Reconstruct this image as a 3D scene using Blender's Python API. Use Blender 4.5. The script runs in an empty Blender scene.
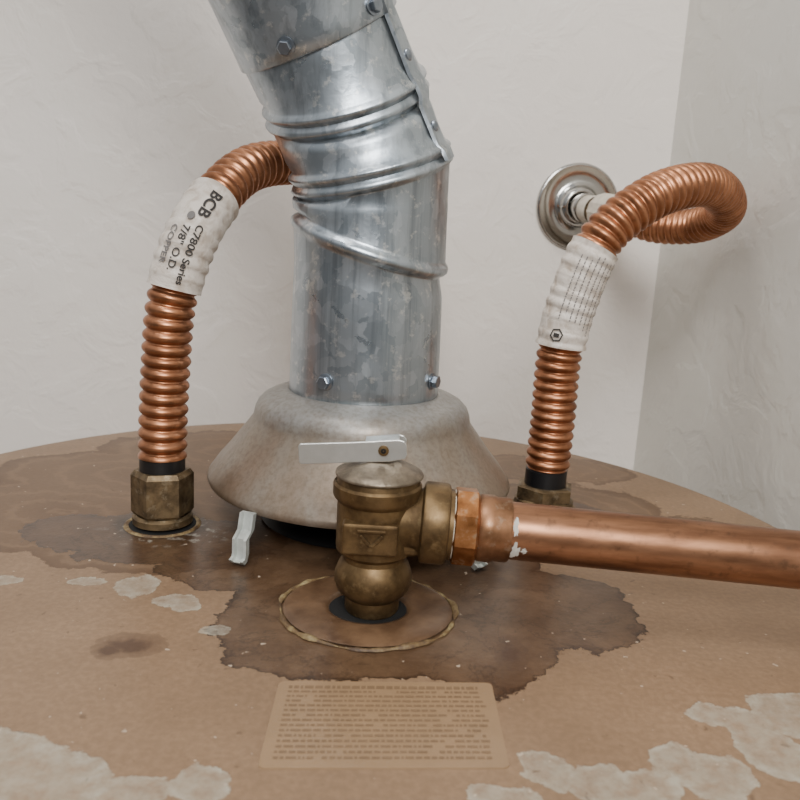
import bpy, math, random
from mathutils import Vector as V, Matrix
random.seed(4)
D=bpy.data
COL=bpy.context.scene.collection
pi=math.pi
def lin(c):
    return tuple([((x/255+.055)/1.055)**2.4 if x/255>.04045 else x/255/12.92 for x in c])+(1,)

# ---------------------------------------------------------------- materials
class NT:
    def __init__(s,name):
        s.m=D.materials.new(name); s.m.use_nodes=True; s.t=s.m.node_tree
        s.b=s.t.nodes['Principled BSDF']
        s.tc=s.t.nodes.new('ShaderNodeTexCoord')
        s.P=s.tc.outputs['Object']
    def n(s,ty,**k):
        x=s.t.nodes.new(ty)
        for a,b in k.items(): setattr(x,a,b)
        return x
    def l(s,a,b): s.t.links.new(a,b)
    def set(s,**k):
        for a,b in k.items():
            i=s.b.inputs[a.replace('_',' ')]
            if hasattr(b,'links'): s.l(b,i)
            else: i.default_value=b
    def noise(s,scale,detail=4,rough=.55,vec=None,dist=0,col=False):
        x=s.n('ShaderNodeTexNoise'); x.inputs['Scale'].default_value=scale; x.inputs['Detail'].default_value=detail
        x.inputs['Roughness'].default_value=rough; x.inputs['Distortion'].default_value=dist
        s.l(vec or s.P,x.inputs['Vector'])
        return x.outputs['Color' if col else 'Fac']
    def math(s,op,a,b=None,c=None,clamp=False):
        x=s.n('ShaderNodeMath',operation=op); x.use_clamp=clamp
        for i,v in enumerate((a,b,c)):
            if v is None: continue
            if hasattr(v,'links'): s.l(v,x.inputs[i])
            else: x.inputs[i].default_value=v
        return x.outputs[0]
    def ramp(s,f,stops,interp='LINEAR'):
        x=s.n('ShaderNodeValToRGB'); s.l(f,x.inputs[0]); e=x.color_ramp.elements; x.color_ramp.interpolation=interp
        while len(e)<len(stops): e.new(.5)
        for q,(p,c) in zip(e,stops):
            q.position=p; q.color=c if hasattr(c,'__len__') else (c,c,c,1)
        return x.outputs[0]
    def mix(s,f,a,b,mode='MIX'):
        x=s.n('ShaderNodeMix',data_type='RGBA',blend_type=mode)
        for i,v in ((0,f),(6,a),(7,b)):
            if hasattr(v,'links'): s.l(v,x.inputs[i])
            else: x.inputs[i].default_value=v
        return x.outputs[2]
    def bump(s,h,strength=.3,dist=.001,normal=None):
        x=s.n('ShaderNodeBump'); x.inputs['Strength'].default_value=strength; x.inputs['Distance'].default_value=dist
        s.l(h,x.inputs['Height'])
        if normal is not None: s.l(normal,x.inputs['Normal'])
        s.l(x.outputs[0],s.b.inputs['Normal']); return x.outputs[0]
    def vscale(s,v):
        x=s.n('ShaderNodeMapping'); s.l(s.P,x.inputs[0]); x.inputs['Scale'].default_value=v; return x.outputs[0]

def simple(name,c,rough=.5,metal=0,var=.0,vs=60,bump=0,bs=300):
    k=NT(name); k.set(Roughness=rough,Metallic=metal)
    f=k.noise(vs)
    c=lin(c); d=tuple(x*(1-var) for x in c[:3])+(1,)
    k.set(Base_Color=k.ramp(f,[(.35,d),(.65,c)]))
    if bump: k.bump(k.noise(bs),bump,.0006)
    return k.m

def m_wall(name,c):
    k=NT(name)
    w=k.noise(7,3,.5,dist=.3)
    w2=k.noise(26,4,.55,dist=.5)
    patches=k.ramp(w2,[(.46,0.0),(.57,1.0)])
    fine=k.noise(110,4,.6)
    h=k.math('ADD',k.math('MULTIPLY',patches,.34),k.math('MULTIPLY',fine,.34))
    h=k.math('ADD',h,k.math('MULTIPLY',w,1.0))
    k.bump(h,.42,.0021)
    c=lin(c); d=(c[0]*.93,c[1]*.91,c[2]*.88,1)
    k.set(Base_Color=k.ramp(k.noise(3,3),[(.3,d),(.7,c)]),Roughness=.55)
    return k.m
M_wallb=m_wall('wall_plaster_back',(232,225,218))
M_wallr=m_wall('wall_plaster_side',(217,215,208))  # same plaster, its base colour darkened so the side wall reads as shaded
M_floor=simple('concrete_floor',(130,126,120),.85,0,.25,8,.4,60)

def m_galv(name='galvanized_steel',tint=(184,191,197)):
    k=NT(name)
    v=k.n('ShaderNodeTexVoronoi'); v.inputs['Scale'].default_value=150
    wp=k.n('ShaderNodeVectorMath',operation='ADD'); k.l(k.P,wp.inputs[0])
    nz=k.n('ShaderNodeVectorMath',operation='SCALE'); k.l(k.noise(70,4,col=True),nz.inputs[0]); nz.inputs['Scale'].default_value=.022
    k.l(nz.outputs[0],wp.inputs[1]); k.l(wp.outputs[0],v.inputs['Vector'])
    sp=k.ramp(v.outputs['Color'],[(0.1,(.70,.73,.75,1)),(.9,(1,1,1,1))])
    base=k.mix(1,lin(tint),sp,'MULTIPLY')
    streak=k.noise(1,5,.65,vec=k.vscale((190,190,7)))
    base=k.mix(k.ramp(streak,[(.48,0.),(.70,.50)]),base,lin((98,104,109)))
    spots=k.noise(150,4,.7)
    base=k.mix(k.ramp(spots,[(.58,0.),(.66,.6)]),base,lin((220,220,216)))
    k.set(Base_Color=base,Metallic=.90)
    r=k.math('ADD',k.math('MULTIPLY',k.noise(45,4),.22),.18)
    r=k.math('ADD',r,k.math('MULTIPLY',v.outputs['Color'],.08))
    k.set(Roughness=r)
    k.bump(k.math('ADD',k.math('MULTIPLY',v.outputs['Distance'],.5),k.noise(25,2)),.14,.001)
    return k.m
M_galv=m_galv()
def m_hood():
    k=NT('dusty_galvanized')
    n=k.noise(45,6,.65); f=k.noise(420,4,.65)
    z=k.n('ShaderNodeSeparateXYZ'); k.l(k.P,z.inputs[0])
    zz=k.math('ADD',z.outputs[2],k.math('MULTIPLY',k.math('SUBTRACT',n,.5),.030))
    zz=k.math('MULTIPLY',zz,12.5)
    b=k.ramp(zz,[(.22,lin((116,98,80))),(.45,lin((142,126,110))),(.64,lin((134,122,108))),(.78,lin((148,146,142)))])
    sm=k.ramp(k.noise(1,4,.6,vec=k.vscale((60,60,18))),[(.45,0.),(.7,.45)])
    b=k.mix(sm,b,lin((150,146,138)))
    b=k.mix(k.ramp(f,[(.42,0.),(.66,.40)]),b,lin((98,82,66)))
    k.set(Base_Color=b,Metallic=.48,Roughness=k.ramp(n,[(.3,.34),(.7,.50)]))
    k.bump(f,.22,.0004)
    return k.m
M_hood=m_hood()
def m_copper(name,a,b,rough=.3,metal=.95,sc=60,str_=None,c=None):
    k=NT(name)
    n=k.noise(sc,5,.6) if str_ is None else k.noise(1,5,.6,vec=k.vscale(str_))
    base=k.ramp(n,[(.35,lin(a)),(.62,lin(b))])
    if c:
        base=k.mix(k.ramp(k.noise(220,4,.65),[(.55,0.),(.70,.6)]),base,lin(c))
    k.set(Base_Color=base,Metallic=metal)
    k.set(Roughness=k.math('ADD',k.math('MULTIPLY',k.noise(90,3),.25),rough-.1))
    return k.m
M_flex=m_copper('copper_flex',(140,92,64),(182,126,92),.34,.92,70,None,(120,84,60))
M_pipe=m_copper('copper_pipe_aged',(118,82,60),(178,130,98),.34,.88,1,(16,110,80),(98,72,56))
M_sock=m_copper('copper_socket_aged',(108,76,52),(156,114,84),.40,.85,90,None,(170,154,134))
M_brass=m_copper('aged_brass',(80,62,40),(118,95,64),.44,.75,120,None,(140,118,84))
M_nut=m_copper('aged_nut_brass',(76,62,44),(122,102,74),.46,.65,140,None,(152,138,114))
M_cnut=m_copper('copper_fitting',(130,82,46),(184,126,80),.34,.9,110,None,(180,164,140))
M_black=simple('black_plastic',(18,18,20),.4)
M_dark=simple('hole_shade_black',(10,9,8),.9)  # flat black that stands for the shade inside holes
M_flue=simple('dark_flue_collar',(24,23,24),.55,.3,.3)
M_alum=simple('aluminum_lever',(202,201,196),.36,.75,.14,110,.2,400)
M_leg=simple('pale_zinc_leg',(196,200,194),.38,.35,.25,160,.3,300)
M_tag=simple('stamped_tag',(140,127,110),.38,.75,.40,190,.5,600)
M_screw=simple('zinc_screw',(150,158,168),.3,.95,.2,200)
M_chrome=simple('chrome_plate',(186,184,180),.14,1,.12,30)
M_white=simple('white_solder_flux',(205,200,190),.7,0,.2,300)
M_ptfe=simple('thread_tape',(206,196,180),.6,0,.2,200,.4,400)
M_ink=simple('label_ink',(48,44,42),.7)
def m_label():
    k=NT('paper_label')
    n=k.noise(150,4,.6,dist=.5)
    k.set(Base_Color=k.ramp(n,[(.3,lin((176,160,144))),(.55,lin((214,204,193)))]),Roughness=.38)
    k.bump(n,.7,.0013); return k.m
M_label=m_label()
M_gray=simple('label_gray_mark',(108,104,102),.7)

def m_lid():
    k=NT('water_heater_lid_paint')
    def warp(scale,amp,det=5,ro=.6):
        c=k.noise(scale,det,ro,col=True)
        s1=k.n('ShaderNodeVectorMath',operation='SUBTRACT'); k.l(c,s1.inputs[0]); s1.inputs[1].default_value=(.5,.5,.5)
        s2=k.n('ShaderNodeVectorMath',operation='SCALE'); k.l(s1.outputs[0],s2.inputs[0]); s2.inputs['Scale'].default_value=amp
        a=k.n('ShaderNodeVectorMath',operation='ADD'); k.l(k.P,a.inputs[0]); k.l(s2.outputs[0],a.inputs[1])
        return a.outputs[0]
    def field(P,bl):
        out=None
        for b in bl:
            x,y,rx,ry=b[:4]
            s=k.n('ShaderNodeVectorMath',operation='SUBTRACT'); k.l(P,s.inputs[0]); s.inputs[1].default_value=(x,y,0)
            m=k.n('ShaderNodeVectorMath',operation='MULTIPLY'); k.l(s.outputs[0],m.inputs[0]); m.inputs[1].default_value=(1/rx,1/ry,0)
            le=k.n('ShaderNodeVectorMath',operation='LENGTH'); k.l(m.outputs[0],le.inputs[0])
            o=le.outputs['Value']
            out=o if out is None else k.math('MINIMUM',out,o)
        return out
    Pw=warp(36,.034,7,.68); Pf=warp(80,.013,6,.65)
    wet=field(Pw,[(-.0085,.285,.056,.047),(.066,.300,.036,.034),(-.070,.320,.028,.022),(-.010,.345,.080,.05),(.03,.265,.03,.03),(-.035,.275,.03,.04),
                  (-.112,.350,.056,.030),(.080,.40,.050,.036),(-.145,.352,.030,.020)])
    soft=field(Pw,[(-.112,.366,.066,.058),(-.165,.375,.080,.052),(-.14,.44,.09,.05),(.095,.425,.055,.045),(.15,.40,.035,.022),(-.09,.50,.10,.05),(.095,.50,.06,.03)])
    spots=field(Pf,[(-.094,.249,.008,.006),(-.089,.253,.013,.009),(.045,.262,.006,.012)])
    W=[(-.1226,.300,.0075,.0035),(-.1016,.298,.0085,.010),(-.0829,.288,.0085,.006),(-.0775,.283,.006,.005),(-.0624,.2661,.0045,.004),(-.1523,.297,.005,.004),
       (-.0915,.181,.022,.017),(-.108,.190,.02,.014),(-.0635,.1815,.010,.006),(-.047,.185,.008,.009),
       (.048,.199,.0085,.009),(.0605,.195,.010,.0085),(.0745,.1945,.009,.008),(.0855,.2055,.009,.009),(.094,.2,.012,.011),(.1165,.2125,.011,.013),
       (.1065,.2315,.010,.006),(.115,.226,.008,.008),(.1296,.2326,.011,.013),(.033,.187,.010,.005),(.140,.238,.008,.008),(.128,.200,.010,.008)]
    wh=field(Pf,W)
    base=k.ramp(k.noise(14,6,.6),[(.3,lin((124,99,75))),(.7,lin((147,119,92)))])
    grain=k.noise(420,3,.6)
    base=k.mix(k.ramp(grain,[(.4,.30),(.65,0.)]),base,lin((92,70,50)))
    sm=k.ramp(soft,[(.0,.85),(.55,.65),(.85,.72),(.955,.90),(.985,1.),(1.0,0.)])
    base=k.mix(sm,base,lin((88,65,45)))
    rings=k.math('SINE',k.math('MULTIPLY',soft,24.0))
    rr=k.math('MULTIPLY',k.ramp(rings,[(.55,0.),(1.,.45)]),k.ramp(soft,[(.9,1.),(1.,0.)]))
    base=k.mix(rr,base,lin((124,98,73)))
    wm=k.ramp(wet,[(.0,.78),(.6,.85),(.90,.90),(.965,.98),(.995,1.),(1.0,0.)])
    mott=k.math('MULTIPLY',wm,k.ramp(k.noise(60,6,.7),[(.32,.66),(.6,1.)]))
    base=k.mix(mott,base,lin((66,46,31)))
    e=k.math('MULTIPLY',k.ramp(wet,[(.94,0.),(.985,1.),(1.015,0.)]),.7)
    base=k.mix(e,base,lin((38,25,16)))
    w2=k.noise(30,6,.7,dist=.6)
    e3=k.math('MULTIPLY',k.ramp(w2,[(.48,0.),(.50,1.),(.52,0.)]),k.math('MULTIPLY',wm,.55))
    base=k.mix(e3,base,lin((38,25,16)))
    base=k.mix(k.ramp(spots,[(.3,.85),(.6,.45),(.97,.30),(1.,0.)]),base,lin((66,45,32)))
    f1=k.ramp(wh,[(.0,.55),(.6,.48),(.86,.74),(.97,.80),(1.0,0.)])
    f1=k.math('MULTIPLY',f1,k.ramp(k.noise(150,6,.75),[(.38,.30),(.6,1.)]))
    base=k.mix(f1,base,lin((174,168,152)))
    e2=k.math('MULTIPLY',k.ramp(wh,[(.985,0.),(1.01,1.),(1.06,0.)]),.5)
    base=k.mix(e2,base,lin((92,70,50)))
    dr=field(Pf,[(-.112,.3665,.027,.023)])
    base=k.mix(k.ramp(dr,[(.7,.85),(1.,0.)]),base,lin((40,27,18)))
    cr=field(Pf,[(-.106,.3585,.036,.024)])
    base=k.mix(k.math('MULTIPLY',k.ramp(cr,[(.6,.7),(1.,0.)]),k.ramp(k.noise(170,5,.6),[(.54,0.),(.64,1.)])),base,lin((150,145,134)))
    sk=k.noise(260,2,.5); base=k.mix(k.ramp(sk,[(.72,0.),(.75,.8)]),base,lin((190,172,152)))
    dk=k.noise(200,3,.5,dist=.5); base=k.mix(k.ramp(dk,[(.68,0.),(.73,.5)]),base,lin((76,55,40)))
    k.set(Base_Color=base)
    k.set(Roughness=k.math('SUBTRACT',.46,k.math('MULTIPLY',wm,.18)))
    hh=k.math('ADD',k.math('MULTIPLY',f1,.5),k.math('ADD',k.math('MULTIPLY',k.noise(18,3),1.0),k.math('MULTIPLY',grain,.2)))
    hh=k.math('ADD',hh,k.math('MULTIPLY',k.noise(60,6,.7),k.math('MULTIPLY',wm,.5)))
    k.bump(hh,.30,.0012)
    return k.m
M_lid=m_lid()
M_jacket=simple('tank_jacket_paint',(168,142,116),.45,0,.06,10)
def m_plate():
    k=NT('valve_plate')
    n=k.noise(60,6,.7)
    b=k.ramp(n,[(.35,lin((74,53,37))),(.65,lin((108,83,61)))])
    k.set(Base_Color=b,Roughness=.32); k.bump(k.noise(200,4),.3,.0006); return k.m
M_plate=m_plate()
def m_rim():
    k=NT('rusty_rim')
    b=k.ramp(k.noise(150,6,.7),[(.38,lin((66,47,32))),(.5,lin((104,82,52))),(.70,lin((154,138,98)))])
    k.set(Base_Color=b,Roughness=.6); k.bump(k.noise(260,4),.6,.0008); return k.m
M_plrim=m_rim()
M_stick=simple('clear_sticker',(145,118,89),.32,0,.12,50,.3,160)
M_stext=simple('sticker_print',(122,97,72),.45,0,.15,100)

# ---------------------------------------------------------------- mesh helpers
def empty(name,loc=(0,0,0)):
    o=D.objects.new(name,None); o.empty_display_size=.02; COL.objects.link(o); return o
def mk(name,vs,fs,mat,parent=None,smooth=True,autos=None):
    me=D.meshes.new(name); me.from_pydata([tuple(v) for v in vs],[],fs); me.update()
    me.materials.append(mat)
    if smooth:
        me.polygons.foreach_set('use_smooth',[True]*len(me.polygons))
        if autos: me.set_sharp_from_angle(angle=math.radians(autos))
    o=D.objects.new(name,me); COL.objects.link(o)
    if parent: o.parent=parent
    return o
def rings2mesh(R,close_a=False,close_b=False):
    n=len(R[0]); vs=[p for r in R for p in r]; fs=[]
    for i in range(len(R)-1):
        for j in range(n):
            a=i*n+j;b=i*n+(j+1)%n
            fs.append((a,b,b+n,a+n))
    if close_a: fs.append(tuple(range(n-1,-1,-1)))
    if close_b: fs.append(tuple(range((len(R)-1)*n,len(R)*n)))
    return vs,fs
def frame(ax):
    ax=V(ax).normalized()
    u=V((1,0,0)) if abs(ax.x)<.9 else V((0,1,0))
    u=(u-ax*u.dot(ax)).normalized(); return ax,u,ax.cross(u)
def lathe(name,prof,c,mat,parent=None,ax=(0,0,1),n=64,ca=False,cb=False,autos=35,smooth=True,rot=0):
    ax,u,v=frame(ax); c=V(c); R=[]
    for r,z in prof:
        R.append([c+ax*z+(u*math.cos(2*pi*j/n+rot)+v*math.sin(2*pi*j/n+rot))*r for j in range(n)])
    vs,fs=rings2mesh(R,ca,cb)
    return mk(name,vs,fs,mat,parent,smooth,autos)
def hexn(name,r,z0,z1,c,mat,parent=None,ax=(0,0,1),n=6,rot=0,ch=.12):
    h=z1-z0; e=h*.10
    return lathe(name,[(r*.5,z0),(r*(1-ch),z0),(r,z0+e),(r,z1-e),(r*(1-ch),z1),(r*.5,z1)],c,mat,parent,ax,n,True,True,None,False,rot)
def box(name,c,sx,sy,sz,mat,parent=None,X=(1,0,0),Z=(0,0,1),bev=0):
    X=V(X).normalized();Z=V(Z).normalized();Y=Z.cross(X).normalized();Z=X.cross(Y); c=V(c)
    vs=[c+X*(a*sx/2)+Y*(b*sy/2)+Z*(d*sz/2) for a in(-1,1) for b in(-1,1) for d in(-1,1)]
    fs=[(0,1,3,2),(4,6,7,5),(0,4,5,1),(2,3,7,6),(0,2,6,4),(1,5,7,3)]
    o=mk(name,vs,fs,mat,parent,False)
    if bev:
        m=o.modifiers.new('b','BEVEL'); m.width=bev; m.segments=3
    return o
def spline(pts,step=.0004):
    P=[V(p) for p in pts]; P=[P[0]*2-P[1]]+P+[P[-1]*2-P[-2]]; out=[]
    for i in range(1,len(P)-2):
        p0,p1,p2,p3=P[i-1:i+3]
        t0=0;t1=t0+(p1-p0).length**.5;t2=t1+(p2-p1).length**.5;t3=t2+(p3-p2).length**.5
        N=60
        for q in range(N):
            t=t1+(t2-t1)*q/N
            A1=p0*((t1-t)/(t1-t0))+p1*((t-t0)/(t1-t0));A2=p1*((t2-t)/(t2-t1))+p2*((t-t1)/(t2-t1));A3=p2*((t3-t)/(t3-t2))+p3*((t-t2)/(t3-t2))
            B1=A1*((t2-t)/(t2-t0))+A2*((t-t0)/(t2-t0));B2=A2*((t3-t)/(t3-t1))+A3*((t-t1)/(t3-t1))
            out.append(B1*((t2-t)/(t2-t1))+B2*((t-t1)/(t2-t1)))
    out.append(P[-2])
    L=[0]
    for a,b in zip(out,out[1:]): L.append(L[-1]+(b-a).length)
    n=int(L[-1]/step); res=[];k=0
    for i in range(n+1):
        s=L[-1]*i/n
        while k<len(L)-2 and L[k+1]<s: k+=1
        f=(s-L[k])/max(1e-9,L[k+1]-L[k]); res.append(out[k].lerp(out[k+1],min(1,f)))
    return res,L[-1]/n
class Tube:
    def __init__(s,pts,step=.0006):
        s.c,s.st=spline(pts,step); s.L=s.st*(len(s.c)-1)
        s.T=[]
        n=len(s.c)
        for i in range(n):
            a=s.c[max(0,i-4)];b=s.c[min(n-1,i+4)]; s.T.append((b-a).normalized())
        s.U=[]; u=frame(s.T[0])[1]
        for t in s.T:
            u=(u-t*u.dot(t)).normalized(); s.U.append(u)
    def at(s,d):
        i=min(len(s.c)-1,max(0,d/s.st)); k=int(i); k2=min(k+1,len(s.c)-1); f=i-k
        return s.c[k].lerp(s.c[k2],f), s.T[k].lerp(s.T[k2],f).normalized()
    def pt(s,d,a,r):  # angle from the side that faces the room
        c,T=s.at(d); F=V((0,-1,0.0)); F=(F-T*F.dot(T)).normalized(); S=T.cross(F)
        return c+(F*math.cos(a)+S*math.sin(a))*r
    def mesh(s,name,rf,s0,s1,mat,parent,n=28,ends=False):
        R=[]; i0=int(s0/s.st); i1=min(len(s.c)-1,int(s1/s.st))
        for i in range(i0,i1+1):
            T=s.T[i];u=s.U[i];v=T.cross(u); r=rf(i*s.st)
            R.append([s.c[i]+(u*math.cos(2*pi*j/n)+v*math.sin(2*pi*j/n))*r for j in range(n)])
        vs,fs=rings2mesh(R,ends,ends); return mk(name,vs,fs,mat,parent)
def corr(r,depth,p):
    return lambda d: r-depth*(1-abs(math.sin(pi*d/p))**.75)
def find_s(tube,z,upto=None):
    for i,c in enumerate(tube.c):
        if c.z>=z: return i*tube.st
def text_on(tube,txt,size,s0,a0,r,mat,parent,name,bold=0.0):
    cu=D.curves.new('tmp','FONT'); cu.body=txt; cu.size=size; cu.offset=bold; cu.align_y='CENTER'
    o=D.objects.new('tmp',cu); COL.objects.link(o)
    bpy.context.view_layer.update()
    me=o.evaluated_get(bpy.context.evaluated_depsgraph_get()).to_mesh()
    vs=[tube.pt(s0-v.co.x,a0+v.co.y/r,r) for v in me.vertices]
    fs=[tuple(p.vertices) for p in me.polygons]
    D.objects.remove(o)
    return mk(name,vs,fs,mat,parent,False)
def patch(tube,s0,s1,a0,a1,r,na=8,ns=3):
    vs=[];fs=[]
    for i in range(ns+1):
        for j in range(na+1):
            vs.append(tube.pt(s0+(s1-s0)*i/ns,a0+(a1-a0)*j/na,r))
    for i in range(ns):
        for j in range(na):
            q=i*(na+1)+j; fs.append((q,q+1,q+na+2,q+na+1))
    return vs,fs

# ---------------------------------------------------------------- room
wd=V((.990,.139,0)).normalized(); wn=V((-wd.y,wd.x,0))
corner=V((.2058,.6702,0))
zb,zt=-1.30,1.15
def slab(name,a,b,out,mat,t=.1):
    a=V(a);b=V(b);o=out*t
    vs=[];
    for p in(a,b,b+o,a+o):
        vs.append((p.x,p.y,zb))
    for p in(a,b,b+o,a+o):
        vs.append((p.x,p.y,zt))
    return mk(name,vs,[(0,1,5,4),(1,2,6,5),(2,3,7,6),(3,0,4,7),(4,5,6,7),(3,2,1,0)],mat,None,False)
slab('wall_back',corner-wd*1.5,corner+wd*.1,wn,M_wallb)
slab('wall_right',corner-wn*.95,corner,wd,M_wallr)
mk('floor',[(-1.4,-1.0,zb),(.5,-1.0,zb),(.5,.9,zb),(-1.4,.9,zb),(-1.4,-1.0,zb-.05),(.5,-1.0,zb-.05),(.5,.9,zb-.05),(-1.4,.9,zb-.05)],
   [(0,1,2,3),(7,6,5,4),(0,4,5,1),(1,5,6,2),(2,6,7,3),(3,7,4,0)],M_floor,None,False)

# ---------------------------------------------------------------- water heater
wh=empty('water_heater')
TC=(-.028,.349,0); TR=.245
lathe('lid',[(.0005,0),(.10,0),(.20,0),(TR-.004,0),(TR-.0015,-.0006),(TR,-.0025),(TR,-.018),(TR-.001,-.0195),(TR-.004,-.020)],TC,M_lid,wh,n=160,ca=True,autos=50)
lathe('jacket',[(TR-.004,-.019),(TR-.004,-1.25),(TR-.012,-1.26),(TR-.012,-1.30)],TC,M_jacket,wh,n=160,cb=True)
PC=(-.0080,.2893,0)
pl=lathe('valve_plate',[(.0150,.0003),(.0158,.0016),(.0175,.0019),(.031,.0016),(.0330,.0010)],PC,M_plate,wh,n=96,autos=60)
R=[]
n=96
for i in range(9):
    a=2*pi*i/8; row=[]
    for j in range(n):
        t=2*pi*j/n; w=.0010*(1+.40*math.sin(5*t+1)+.35*math.sin(11*t)+.30*math.sin(23*t+2))
        rr=.0342+w*math.cos(a)+.0004*math.sin(7*t); row.append(V(PC)+V((math.cos(t)*rr,math.sin(t)*rr*.92,.0004+max(-.0003,w*.8*math.sin(a)))))
    R.append(row)
vs,fs=rings2mesh(R); mk('plate_bead',vs,fs,M_plrim,wh)
for v in pl.data.vertices:
    v.co.y=PC[1]+(v.co.y-PC[1])*.92
lathe('valve_opening',[(.0005,.0006),(.0156,.0006)],PC,M_dark,wh,ca=True)  # flat disc painted dark as the hole's shade, no real recess
sc=V((.0012,.2168,.0004))
def st(u,v,z=0): return sc+V((.9963,.0855,0))*u+V((-.02,.9998,0))*v+V((0,0,z))
def rr_poly(w,h,r):
    out=[]
    for cx,cy,a0 in((w-r,h-r,0),(-w+r,h-r,90),(-w+r,-h+r,180),(w-r,-h+r,270)):
        for q in range(6):
            a=math.radians(a0+q*18); out.append((cx+r*math.cos(a),cy+r*math.sin(a)))
    return out
pp=rr_poly(.0350,.0215,.002)
mk('sticker',[st(*p) for p in pp]+[st(p[0]*1.003,p[1]*1.003,-.0004) for p in pp],[tuple(range(24))]+[(i,i+24,(i+1)%24+24,(i+1)%24) for i in range(24)],M_stick,wh,False)
vs=[];fs=[]
for row in range(15):
    y=.0180-row*.00252; x=-.0315
    while x<.030:
        w=random.uniform(.0006,.0030)
        if x+w>.0320: break
        if random.random()<.95:
            b=len(vs); hh=.00050 if row else .0008
            vs+=[st(x,y-hh,.00012),st(x+w,y-hh,.00012),st(x+w,y+hh,.00012),st(x,y+hh,.00012)]; fs.append((b,b+1,b+2,b+3))
        x+=w+.00055
mk('sticker_print',vs,fs,M_stext,wh,False)
for nm,p in(('left',(-.1117,.3665)),('right',(.0828,.4246))):
    lathe('nipple_hole_'+nm,[(.0005,.0004),(.0165,.0004)],(p[0],p[1],0),M_dark,wh,ca=True)  # black disc paints the shaded gap round the nipple
    lathe('nipple_ring_'+nm,[(.0155,.0002),(.0162,.0007),(.0172,.0008),(.0182,.0001)],(p[0],p[1],0),M_plrim,wh)

# ---------------------------------------------------------------- draft hood
dh=empty('draft_hood')
HC=V((-.0185,.3956,0))
lathe('flue_collar',[(.050,.0008),(.046,.004),(.0395,.006),(.0385,.015),(.036,.015),(.035,.001)],HC,M_flue,dh,n=64)
lathe('flue_opening',[(.0005,.002),(.0355,.002)],HC,M_dark,dh,ca=True)  # darkness of the flue mouth painted on a flat disc
prof=[(.0368,.0660),(.0385,.0666),(.0410,.0662),(.0430,.0650),(.0465,.0640),(.0500,.0622),(.0525,.0596),(.0538,.0566),(.0543,.0540),(.0548,.0520),(.0562,.0500),(.0610,.0436),(.0665,.0364),(.0718,.0302),(.0745,.0262),(.0762,.0240),(.0768,.0222),(.0760,.0205),(.0745,.0207),(.0738,.0228),(.0700,.0280),(.060,.041),(.053,.050),(.0425,.061),(.036,.063)]
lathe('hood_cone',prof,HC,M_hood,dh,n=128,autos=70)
for i,(fx,fy) in enumerate(((-.0655,.3235),(.0385,.3325),(-.058,.466),(.026,.464))):
    f=V((fx,fy,0)); d=(f-HC); d.z=0; d.normalize(); t=V((-d.y,d.x,0)); 
    if i==0: t=V((1,-.35,0)).normalized(); d=V((-.35,-1,0)).normalized()
    top=f+V((.0020,.008,.0215))
    if i: top=HC+(f-HC)*.88; top.z=.0225
    b=f-d*.001
    path=[top,top.lerp(b,.3)+V((0,0,-.0005)),b+V((0,0,.012)),b+V((0,0,.0055)),f+V((0,0,.0030)),f+d*.0022+V((0,0,.0022))]
    vs=[];fs=[]
    for q,p in enumerate(path):
        w=.0034
        for a,bb in((-1,.0016),(-.62,.0018),(-.5,.0002),(.5,.0002),(.62,.0018),(1,.0016),(1,-.0012),(-1,-.0012)):
            vs.append(p+t*(a*w)+(d*bb if q<4 else (V((0,0,bb))+d*bb)*.7))
    for q in range(len(path)-1):
        for j in range(8):
            a=q*8+j;b2=q*8+(j+1)%8; fs.append((a,b2,b2+8,a+8))
    fs+= [tuple(range(7,-1,-1)),tuple(range((len(path)-1)*8,len(path)*8))]
    mk('leg_%d'%(i+1),vs,fs,M_leg,dh,True,40)

# ---------------------------------------------------------------- vent pipe
vp=empty('vent_pipe')
NS=96
def ring(c,n,r):
    n=V(n).normalized(); u=V((1,0,0)); u=(u-n*u.dot(n)).normalized(); v=n.cross(u)
    return [V(c)+(u*math.cos(2*pi*j/NS)+v*math.sin(2*pi*j/NS))*r for j in range(NS)]
def rpt(c,n,r,deg):
    n=V(n).normalized(); u=V((1,0,0)); u=(u-n*u.dot(n)).normalized(); v=n.cross(u); a=math.radians(deg)
    o=(u*math.cos(a)+v*math.sin(a)); return V(c)+o*r,o,n
r0=.0372
K=[((-.0185,.3956,.0660),(0,0,1)),((-.0186,.3956,.1384),(.27,-.10,.96)),((-.0202,.3950,.1745),(-.25,-.22,.93)),((-.0335,.3945,.2050),(-.25,-.40,.85)),((-.0465,.392,.2300),(-.40,-.34,.83))]
single=[(-.0045,0),(-.0034,.0003),(-.0022,.0018),(-.0008,.0027),(.0008,.0027),(.0022,.0018),(.0034,.0003),(.0045,0)]
dbl=[(-.0060,0),(-.0050,.0004),(-.0038,.0020),(-.0028,.0024),(-.0014,.0014),(0,.0002),(.0014,.0012),(.0028,.0022),(.0038,.0018),(.0050,.0002),(.0060,-.0004)]
R=[]
c,n=K[0]; R.append(ring(c,n,r0)); R.append(ring(V(c)+V((0,0,.001)),n,r0+.0002))
def addbead(c,n,prof):
    nn=V(n).normalized()
    for t,b in prof: R.append(ring(V(c)+nn*t,n,r0+b))
def between(a,b,k=6,e0=.15,e1=.85):
    for i in range(k):
        f=e0+(e1-e0)*i/(k-1)
        R.append(ring(V(a[0]).lerp(V(b[0]),f),V(a[1]).normalized().lerp(V(b[1]).normalized(),f),r0))
between(K[0],K[1],8,.1,.78)
addbead(*K[1],single)
between(K[1],K[2],4,.38,.62)
addbead(*K[2],dbl)
between(K[2],K[3],4,.36,.66)
addbead(*K[3],dbl)
between(K[3],K[4],3,.38,1.15)
vs,fs=rings2mesh(R); mk('adjustable_elbow',vs,fs,M_galv,vp,True,60)
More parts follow.
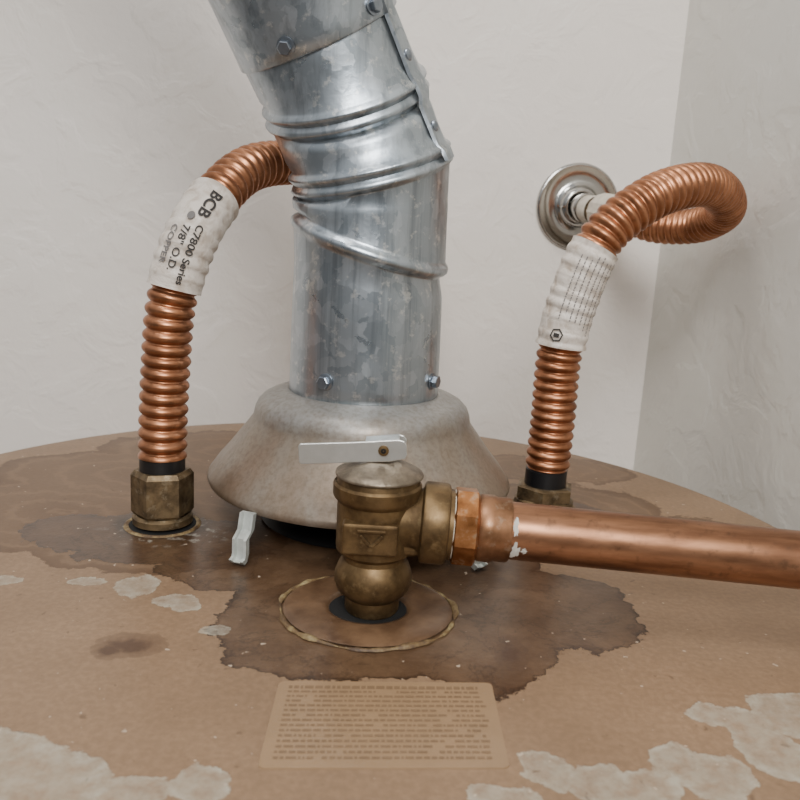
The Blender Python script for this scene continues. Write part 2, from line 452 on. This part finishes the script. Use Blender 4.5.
c4=V(K[4][0]);n4=V((-.41,-.34,.85)).normalized()
nE=V(K[4][1]).normalized(); r4=r0+.0013
R=[ring(c4+nE*.0005,nE,r0-.0005),ring(c4,nE,r4-.0003),ring(c4+nE*.0006,nE,r4+.0002)]
for q in(.006,.05,.10,.16,.22,.32,.45,.6): R.append(ring(c4+n4*q,nE.lerp(n4,min(1,q/.1)),r4))
vs,fs=rings2mesh(R); mk('upper_pipe',vs,fs,M_galv,vp,True,60)
def strip(name,samples,w,t):
    vs=[];fs=[]
    for p,o,nn in samples:
        s=nn.cross(o)
        for a,b in((-1,-.0005),(-.85,t),(.85,t),(1,-.0005)): vs.append(p+s*(a*w/2)+o*b)
    for q in range(len(samples)-1):
        for j in range(3):
            a=q*4+j; fs.append((a,a+1,a+5,a+4))
    e=(len(samples)-1)*4
    fs+=[(3,2,1,0),(e,e+1,e+2,e+3)]
    return mk(name,vs,fs,M_galv,vp,True,40)
SA=-22
def kinterp(i,f):
    a,b=K[i],K[i+1]; return V(a[0]).lerp(V(b[0]),f),V(a[1]).normalized().lerp(V(b[1]).normalized(),f)
strip('lock_seam',[rpt(*kinterp(2,f),r0+.0010+(.0018 if f<.2 or f>.8 else 0),SA) for f in(-.05,.1,.2,.35,.5,.65,.8,.95,1.1)]+[rpt(*kinterp(3,f),r0+.0014,SA) for f in(.25,.4,.6,.8,1.0)],.0095,.0009)
strip('lock_seam_upper',[rpt(c4+n4*q,nE.lerp(n4,min(1,q/.1)),r4+.0002,SA) for q in(.0,.02,.06,.12,.2,.35)],.0080,.0009)
for i,(p,o,nn) in enumerate((rpt(*kinterp(2,.45),r0+.0016,SA),rpt(*kinterp(3,.45),r0+.0020,SA),rpt(c4+n4*.012,nE,r4+.0010,SA))):
    lathe('rivet_%d'%(i+1),[(.0028,0),(.0026,.0008),(.0016,.0015),(.0003,.0017)],p,M_screw,vp,ax=o,n=20,cb=True)
def screw(nm,p,o):
    lathe(nm+'_washer',[(.0040,0),(.0040,.0006),(.0026,.0010)],p,M_screw,vp,ax=o,n=28,cb=True)
    hexn(nm+'_head',.0031,.0008,.0034,p,M_screw,vp,ax=o)
p,o,_=rpt((-.0185,.3956,.0755),(0,0,1),r0,-116); screw('screw_1',p,o)
p,o,_=rpt((-.0185,.3956,.0755),(0,0,1),r0,-26); screw('screw_2',p,o)
p,o,_=rpt(c4+n4*.0060,nE,r4,-101); screw('screw_3',p,o)
p,o,_=rpt(c4+n4*.0055,nE,r4,-37); screw('screw_4',p,o)

# ---------------------------------------------------------------- connectors
def connector(name,pts,r,nut,black,lab,nutr,p=.0058):
    e=empty(name); t=Tube(pts)
    base=V(pts[0]); b0=V((base.x,base.y,0))
    lathe('nipple_stub',[(.0095,.0012),(.0095,nut[0]+.003)],b0,M_nut,e)
    hexn('union_nut',nutr,nut[0]+.004,nut[1],b0,M_nut,e,rot=.3)
    lathe('union_collar',[(nutr*.80,nut[0]),(nutr*.97,nut[0]+.0006),(nutr*.97,nut[0]+.0036),(nutr*.85,nut[0]+.0048)],b0,M_nut,e,ca=True)
    lathe('dielectric_sleeve',[(r*.80,nut[1]-.002),(r*.93,nut[1]-.0005),(r*.93,black),(r*.7,black+.0012)],b0,M_black,e)
    sb=find_s(t,black); l0=find_s(t,lab[0]); l1=l0+lab[1]
    t.mesh('corrugated_tube',corr(r,.0024,p),sb,t.L,M_flex,e)
    f=corr(r+.0011,.0005,p)
    t.mesh('label_sleeve',lambda d:f(d)+.0003*math.sin(d*900),l0,l1,M_label,e,n=40)
    return e,t,l0,l1
lpts=[(-.1117,.3665,.020),(-.1114,.3665,.045),(-.1098,.3665,.078),(-.1070,.3668,.1085),(-.1000,.372,.136),(-.0910,.388,.1570),(-.0810,.412,.1715),(-.0630,.447,.1780),(-.040,.50,.178),(-.020,.56,.170),(-.013,.610,.163)]
e,t,l0,l1=connector('flexible_water_connector',lpts,.0114,(.0014,.0280),.0340,(.1135,.0490),.0146)
rl=.0130
LT=l1
text_on(t,'BCB',.0072,LT-.0050,.22,rl,M_ink,e,'print_1',.00020)
text_on(t,'C7800 Series',.0046,LT-.0215,.36,rl,M_ink,e,'print_2',.00010)
text_on(t,'7/8" O.D.',.0046,LT-.0235,-.06,rl,M_ink,e,'print_3',.00008)
text_on(t,'COPPER',.0041,LT-.0245,-.46,rl,M_gray,e,'print_4',.00010)
vs=[t.pt(LT-.0195+.0017*math.cos(a),-.10+.0017*math.sin(a)/rl,rl) for a in[2*pi*i/24 for i in range(24)]]
mk('round_mark',vs,[tuple(range(24))],M_gray,e,False)
wY=lambda x:.66+.139/.990*(x-.1329)
esc=empty('pipe_escutcheon')
def escut(e,w,r):
    lathe('flange',[(r,.0002),(r,.0022),(r*.975,.0034),(r*.93,.0036),(r*.90,.0028),(r*.60,.0026),(r*.52,.0032),(r*.46,.0060),(r*.40,.0100),(r*.36,.0108),(r*.33,.0104),(r*.33,.002)],w,M_chrome,e,ax=-wn,n=96,autos=60)
w1=V((-.012,wY(-.012),.160)); escut(esc,w1,.033)
lathe('wall_nipple',[(.0100,-.0),(.0100,.030)],w1,M_nut,esc,ax=-wn,cb=True)
hexn('wall_nut',.0145,.022,.040,w1,M_nut,esc,ax=-wn)

rpts=[(.0828,.4246,.012),(.0832,.4246,.030),(.0836,.4246,.0493),(.0838,.4246,.0878),(.0882,.4246,.1147),(.1005,.4256,.1480),(.1253,.435,.1690),(.1590,.462,.1795),(.1865,.498,.1770),(.2015,.532,.1680),(.1965,.564,.1600),(.1759,.588,.1586),(.1560,.606,.1650)]
e,t,l0,l1=connector('flexible_water_connector',rpts,.0122,(.0012,.0130),.0218,(.0900,.0545),.0165,.0054)
rl=.0138
vs=[];fs=[]
for row in range(8):
    a=.95-row*.21; s=l1-.004-random.uniform(0,.004)
    end=l0+(.014 if row>2 else .006)+random.uniform(0,.006)
    while s>end:
        w=random.uniform(.0005,.0018)
        q,f=patch(t,s,s-w,a-.022,a+.022,rl,2,2); b=len(vs); vs+=q; fs+=[tuple(i+b for i in x) for x in f]
        s-=w+.0006
mk('fine_print',vs,fs,M_gray,e,False)
vs=[];fs=[]
for i in range(6):
    a=pi*i/3+.3
    for rr in(.0036,.0028): vs.append(t.pt(l0+.0065+rr*math.cos(a),-.45+rr*math.sin(a)/rl,rl))
for i in range(6): a=2*i;b=2*((i+1)%6); fs.append((a,b,b+1,a+1))
mk('hexagon_mark',vs,fs,M_ink,e,False)
q,f=patch(t,l0+.0055,l0+.0075,-.56,-.34,rl,3,3); mk('mark_bar',q,f,M_ink,e,False)

esc2=empty('pipe_escutcheon')
w2=V((.1329,.660,.1715)); escut(esc2,w2,.0340)
fe=V(rpts[-1]); ax=(fe-w2); L2=ax.length; ax=ax.normalized()
lathe('wall_nipple',[(.0098,0),(.0098,L2*.62)],w2,M_nut,esc2,ax=ax,cb=True)
lathe('chrome_sleeve',[(.0115,0),(.0120,.012),(.0112,.0135)],w2,M_chrome,esc2,ax=ax,cb=True)
lathe('thread_tape',[(.0103,.014),(.0108,.016),(.0106,.019),(.0110,.022),(.0105,.025)],w2,M_ptfe,esc2,ax=ax)
hexn('wall_nut',.0140,L2*.52,L2+.002,w2,M_ptfe,esc2,ax=ax,n=12)

# ---------------------------------------------------------------- relief valve
rv=empty('pressure_relief_valve')
VC=V((-.0066,.2893,0))
prof=[(.0100,.0008),(.0106,.002),(.0106,.0068),(.0118,.0078),(.0140,.0100),(.0150,.0130),(.0149,.0165),(.0136,.0200),(.0122,.0222),(.0122,.0240),(.0148,.0262),(.0150,.0275),(.0150,.0455),(.0164,.0470),(.0168,.0480),(.0168,.0520),(.0160,.0530)]
lathe('valve_body',prof,VC,M_brass,rv,n=72,autos=30,ca=True)
lathe('cap_collar',[(.0158,.0525),(.0154,.0545),(.0150,.0558)],VC,M_brass,rv)
lathe('stamped_cap',[(.0166,.0555),(.0167,.0560),(.0164,.0566),(.0140,.0580),(.0100,.0598),(.0060,.0610),(.0004,.0612)],VC+V((.0005,0,0)),M_tag,rv,cb=True,autos=40)
lathe('stem',[(.0032,.0595),(.0032,.0655)],VC,M_brass,rv,cb=True,n=24)
box('front_boss',VC+V((-.0015,-.0130,.0352)),.0205,.0070,.0120,M_brass,rv,bev=.0010)
for s in(-1,1):
    box('chevron_%s'%('left' if s<0 else 'right'),VC+V((-.001+s*.0021,-.0167,.0352)),.0060,.0012,.0013,M_brass,rv,X=(1,0,s*1.1),Z=(-s*1.1,0,1),bev=.0003)
box('chevron_bar',VC+V((-.001,-.0167,.0388)),.0105,.0012,.0012,M_brass,rv,bev=.0003)
OC=V((-.0066,.2893,.0385)); ox=V((1,-.035,-.035)).normalized()
lathe('outlet',[(.0118,.004),(.0120,.0150),(.0128,.0170),(.0152,.0178),(.0155,.0186),(.0155,.0262),(.0150,.0272),(.0135,.0276),(.0132,.0300),(.006,.0302)],OC,M_brass,rv,ax=ox,autos=30)
box('outlet_web',OC+V((.012,0,-.002)),.012,.020,.020,M_brass,rv,bev=.003)
P0=VC+V((.0078,-.0040,.0660)); ld=V((-.992,.0,-.07)).normalized()
zax=V((0,0,1))-ld*ld.z; zax.normalize(); yax=V((0,1,0))
def lp(u,y,z): return P0+ld*u+yax*y+zax*z
def slabpoly(name,poly,y,th,mat,par,bev=.0003):
    n=len(poly); vs=[lp(a,y,b) for a,b in poly]+[lp(a,y+th,b) for a,b in poly]
    fs=[tuple(range(n)),tuple(range(2*n-1,n-1,-1))]+[(i,i+n,(i+1)%n+n,(i+1)%n) for i in range(n)]
    o=mk(name,vs,fs,mat,par,False); m=o.modifiers.new('b','BEVEL'); m.width=bev; m.segments=2; return o
Lw=.0378
cheek=[(-.0018,-.0030),(-.0024,-.0015),(-.0024,.0022),(-.0014,.0038),(.0005,.0044),(.014,.0038),(Lw*.6,.0036),(Lw-.0008,.0034),(Lw,.0024),(Lw,-.0038),(Lw-.0008,-.0046),(Lw*.6,-.0043),(.014,-.0040),(.004,-.0040)]
slabpoly('lever_tab',cheek,0,.0009,M_alum,rv)
backc=[(-.0018,-.0030),(-.0024,.0022),(-.0014,.0038),(.0005,.0044),(.013,.0036),(.013,-.0036),(.004,-.0040)]
slabpoly('lever_back_cheek',backc,.0080,.0009,M_alum,rv)
slabpoly('lever_fold',[(.0002,.0036),(.0002,.0044),(.013,.0037),(.013,.0029)],.0004,.0082,M_alum,rv,.0002)
lathe('lever_pin',[(.0020,0),(.0020,.0006),(.0010,.0008)],lp(.0062,-.0001,.0004),M_brass,rv,ax=(0,-1,0),n=20,cb=True)
lathe('lever_pin_hole',[(.0003,.0011),(.0010,.0010)],lp(.0062,-.0001,.0004),M_dark,rv,ax=(0,-1,0),n=16)  # black dot painted for the shade in the pin hole

# ---------------------------------------------------------------- discharge pipe
dp=empty('copper_discharge_pipe')
hexn('male_adapter_hex',.0150,.0290,.0385,OC,M_cnut,dp,ax=ox,n=8,rot=.2)
lathe('adapter_thread',[(.0128,.0275),(.0134,.0295)],OC,M_ptfe,dp,ax=ox)
lathe('adapter_socket',[(.0118,.0380),(.0128,.0395),(.0128,.0440),(.0122,.0452),(.0122,.0500),(.0118,.0508),(.0111,.0509)],OC,M_sock,dp,ax=ox)
lathe('pipe',[(.0109,.048),(.0109,.20),(.0109,.24)],OC,M_pipe,dp,ax=ox,cb=True)
def smear(name,a0,a1,d0,d1,seed):
    rnd=random.Random(seed); ax,u,v=frame(ox); vs=[OC+ox*((d0+d1)/2)+(u*math.cos((a0+a1)/2)+v*math.sin((a0+a1)/2))*.0114]
    m=26
    for i in range(m):
        th=2*pi*i/m; k=rnd.uniform(.55,1.15)
        a=(a0+a1)/2+(a1-a0)/2*math.cos(th)*k; d=(d0+d1)/2+(d1-d0)/2*math.sin(th)*k
        vs.append(OC+ox*d+(u*math.cos(a)+v*math.sin(a))*.01108)
    mk(name,vs,[(0,i+1,(i+1)%m+1) for i in range(m)],M_white,dp)
ax_,u_,v_=frame(ox)
def sg(z): 
    return math.atan2(V((0,-math.cos(z),math.sin(z))).dot(v_),V((0,-math.cos(z),math.sin(z))).dot(u_))
smear('flux_smear_1',sg(-.75),sg(-.05),.0505,.0545,2)
smear('flux_smear_2',sg(.10),sg(.85),.0508,.0530,5)
smear('flux_smear_3',sg(-.5),sg(-.2),.0545,.0570,8)

# ---------------------------------------------------------------- light
def area(name,loc,target,size,power,col=(1,1,1),sy=None):
    l=D.lights.new(name,'AREA'); l.energy=power; l.size=size; l.color=col
    if sy: l.shape='RECTANGLE'; l.size_y=sy
    o=D.objects.new(name,l); COL.objects.link(o); o.location=loc
    o.rotation_euler=(V(target)-V(loc)).to_track_quat('-Z','Y').to_euler()
area('key_light',(.10,-.95,1.0),(-.05,.45,.05),.6,24,(1,.995,.98))  # unseen key light added behind and above the camera, no window modelled
area('top_area_light',(-.35,.05,1.4),(0,.4,0),.4,8,(1,.98,.95))  # unseen area light added overhead to the left, no lamp modelled
w=D.worlds.new('World'); bpy.context.scene.world=w; w.use_nodes=True
nt=w.node_tree; bg=nt.nodes['Background']
tc=nt.nodes.new('ShaderNodeTexCoord'); sp=nt.nodes.new('ShaderNodeSeparateXYZ'); nt.links.new(tc.outputs['Generated'],sp.inputs[0])
rp=nt.nodes.new('ShaderNodeValToRGB'); nt.links.new(sp.outputs[2],rp.inputs[0])
rp.color_ramp.elements[0].color=(.16,.155,.15,1); rp.color_ramp.elements[1].color=(.66,.67,.68,1); rp.color_ramp.elements[1].position=.6
nt.links.new(rp.outputs[0],bg.inputs[0]); bg.inputs[1].default_value=1.0

# ---------------------------------------------------------------- camera
cam=D.cameras.new('camera'); co=D.objects.new('camera',cam); COL.objects.link(co)
ph=math.radians(12); r=math.radians(3.2)
F=V((0,math.cos(ph),-math.sin(ph)));Ub=V((0,math.sin(ph),math.cos(ph)));Rb=V((1,0,0))
Rr=math.cos(r)*Rb+math.sin(r)*Ub; U=math.cos(r)*Ub-math.sin(r)*Rb
m=Matrix((Rr,U,-F)).transposed().to_4x4(); m.translation=V((0,0,.146))
co.matrix_world=m
cam.sensor_width=36; cam.lens=36; cam.clip_start=.01; cam.clip_end=50
cam.dof.use_dof=True; cam.dof.focus_distance=.36; cam.dof.aperture_fstop=22
bpy.context.scene.camera=co
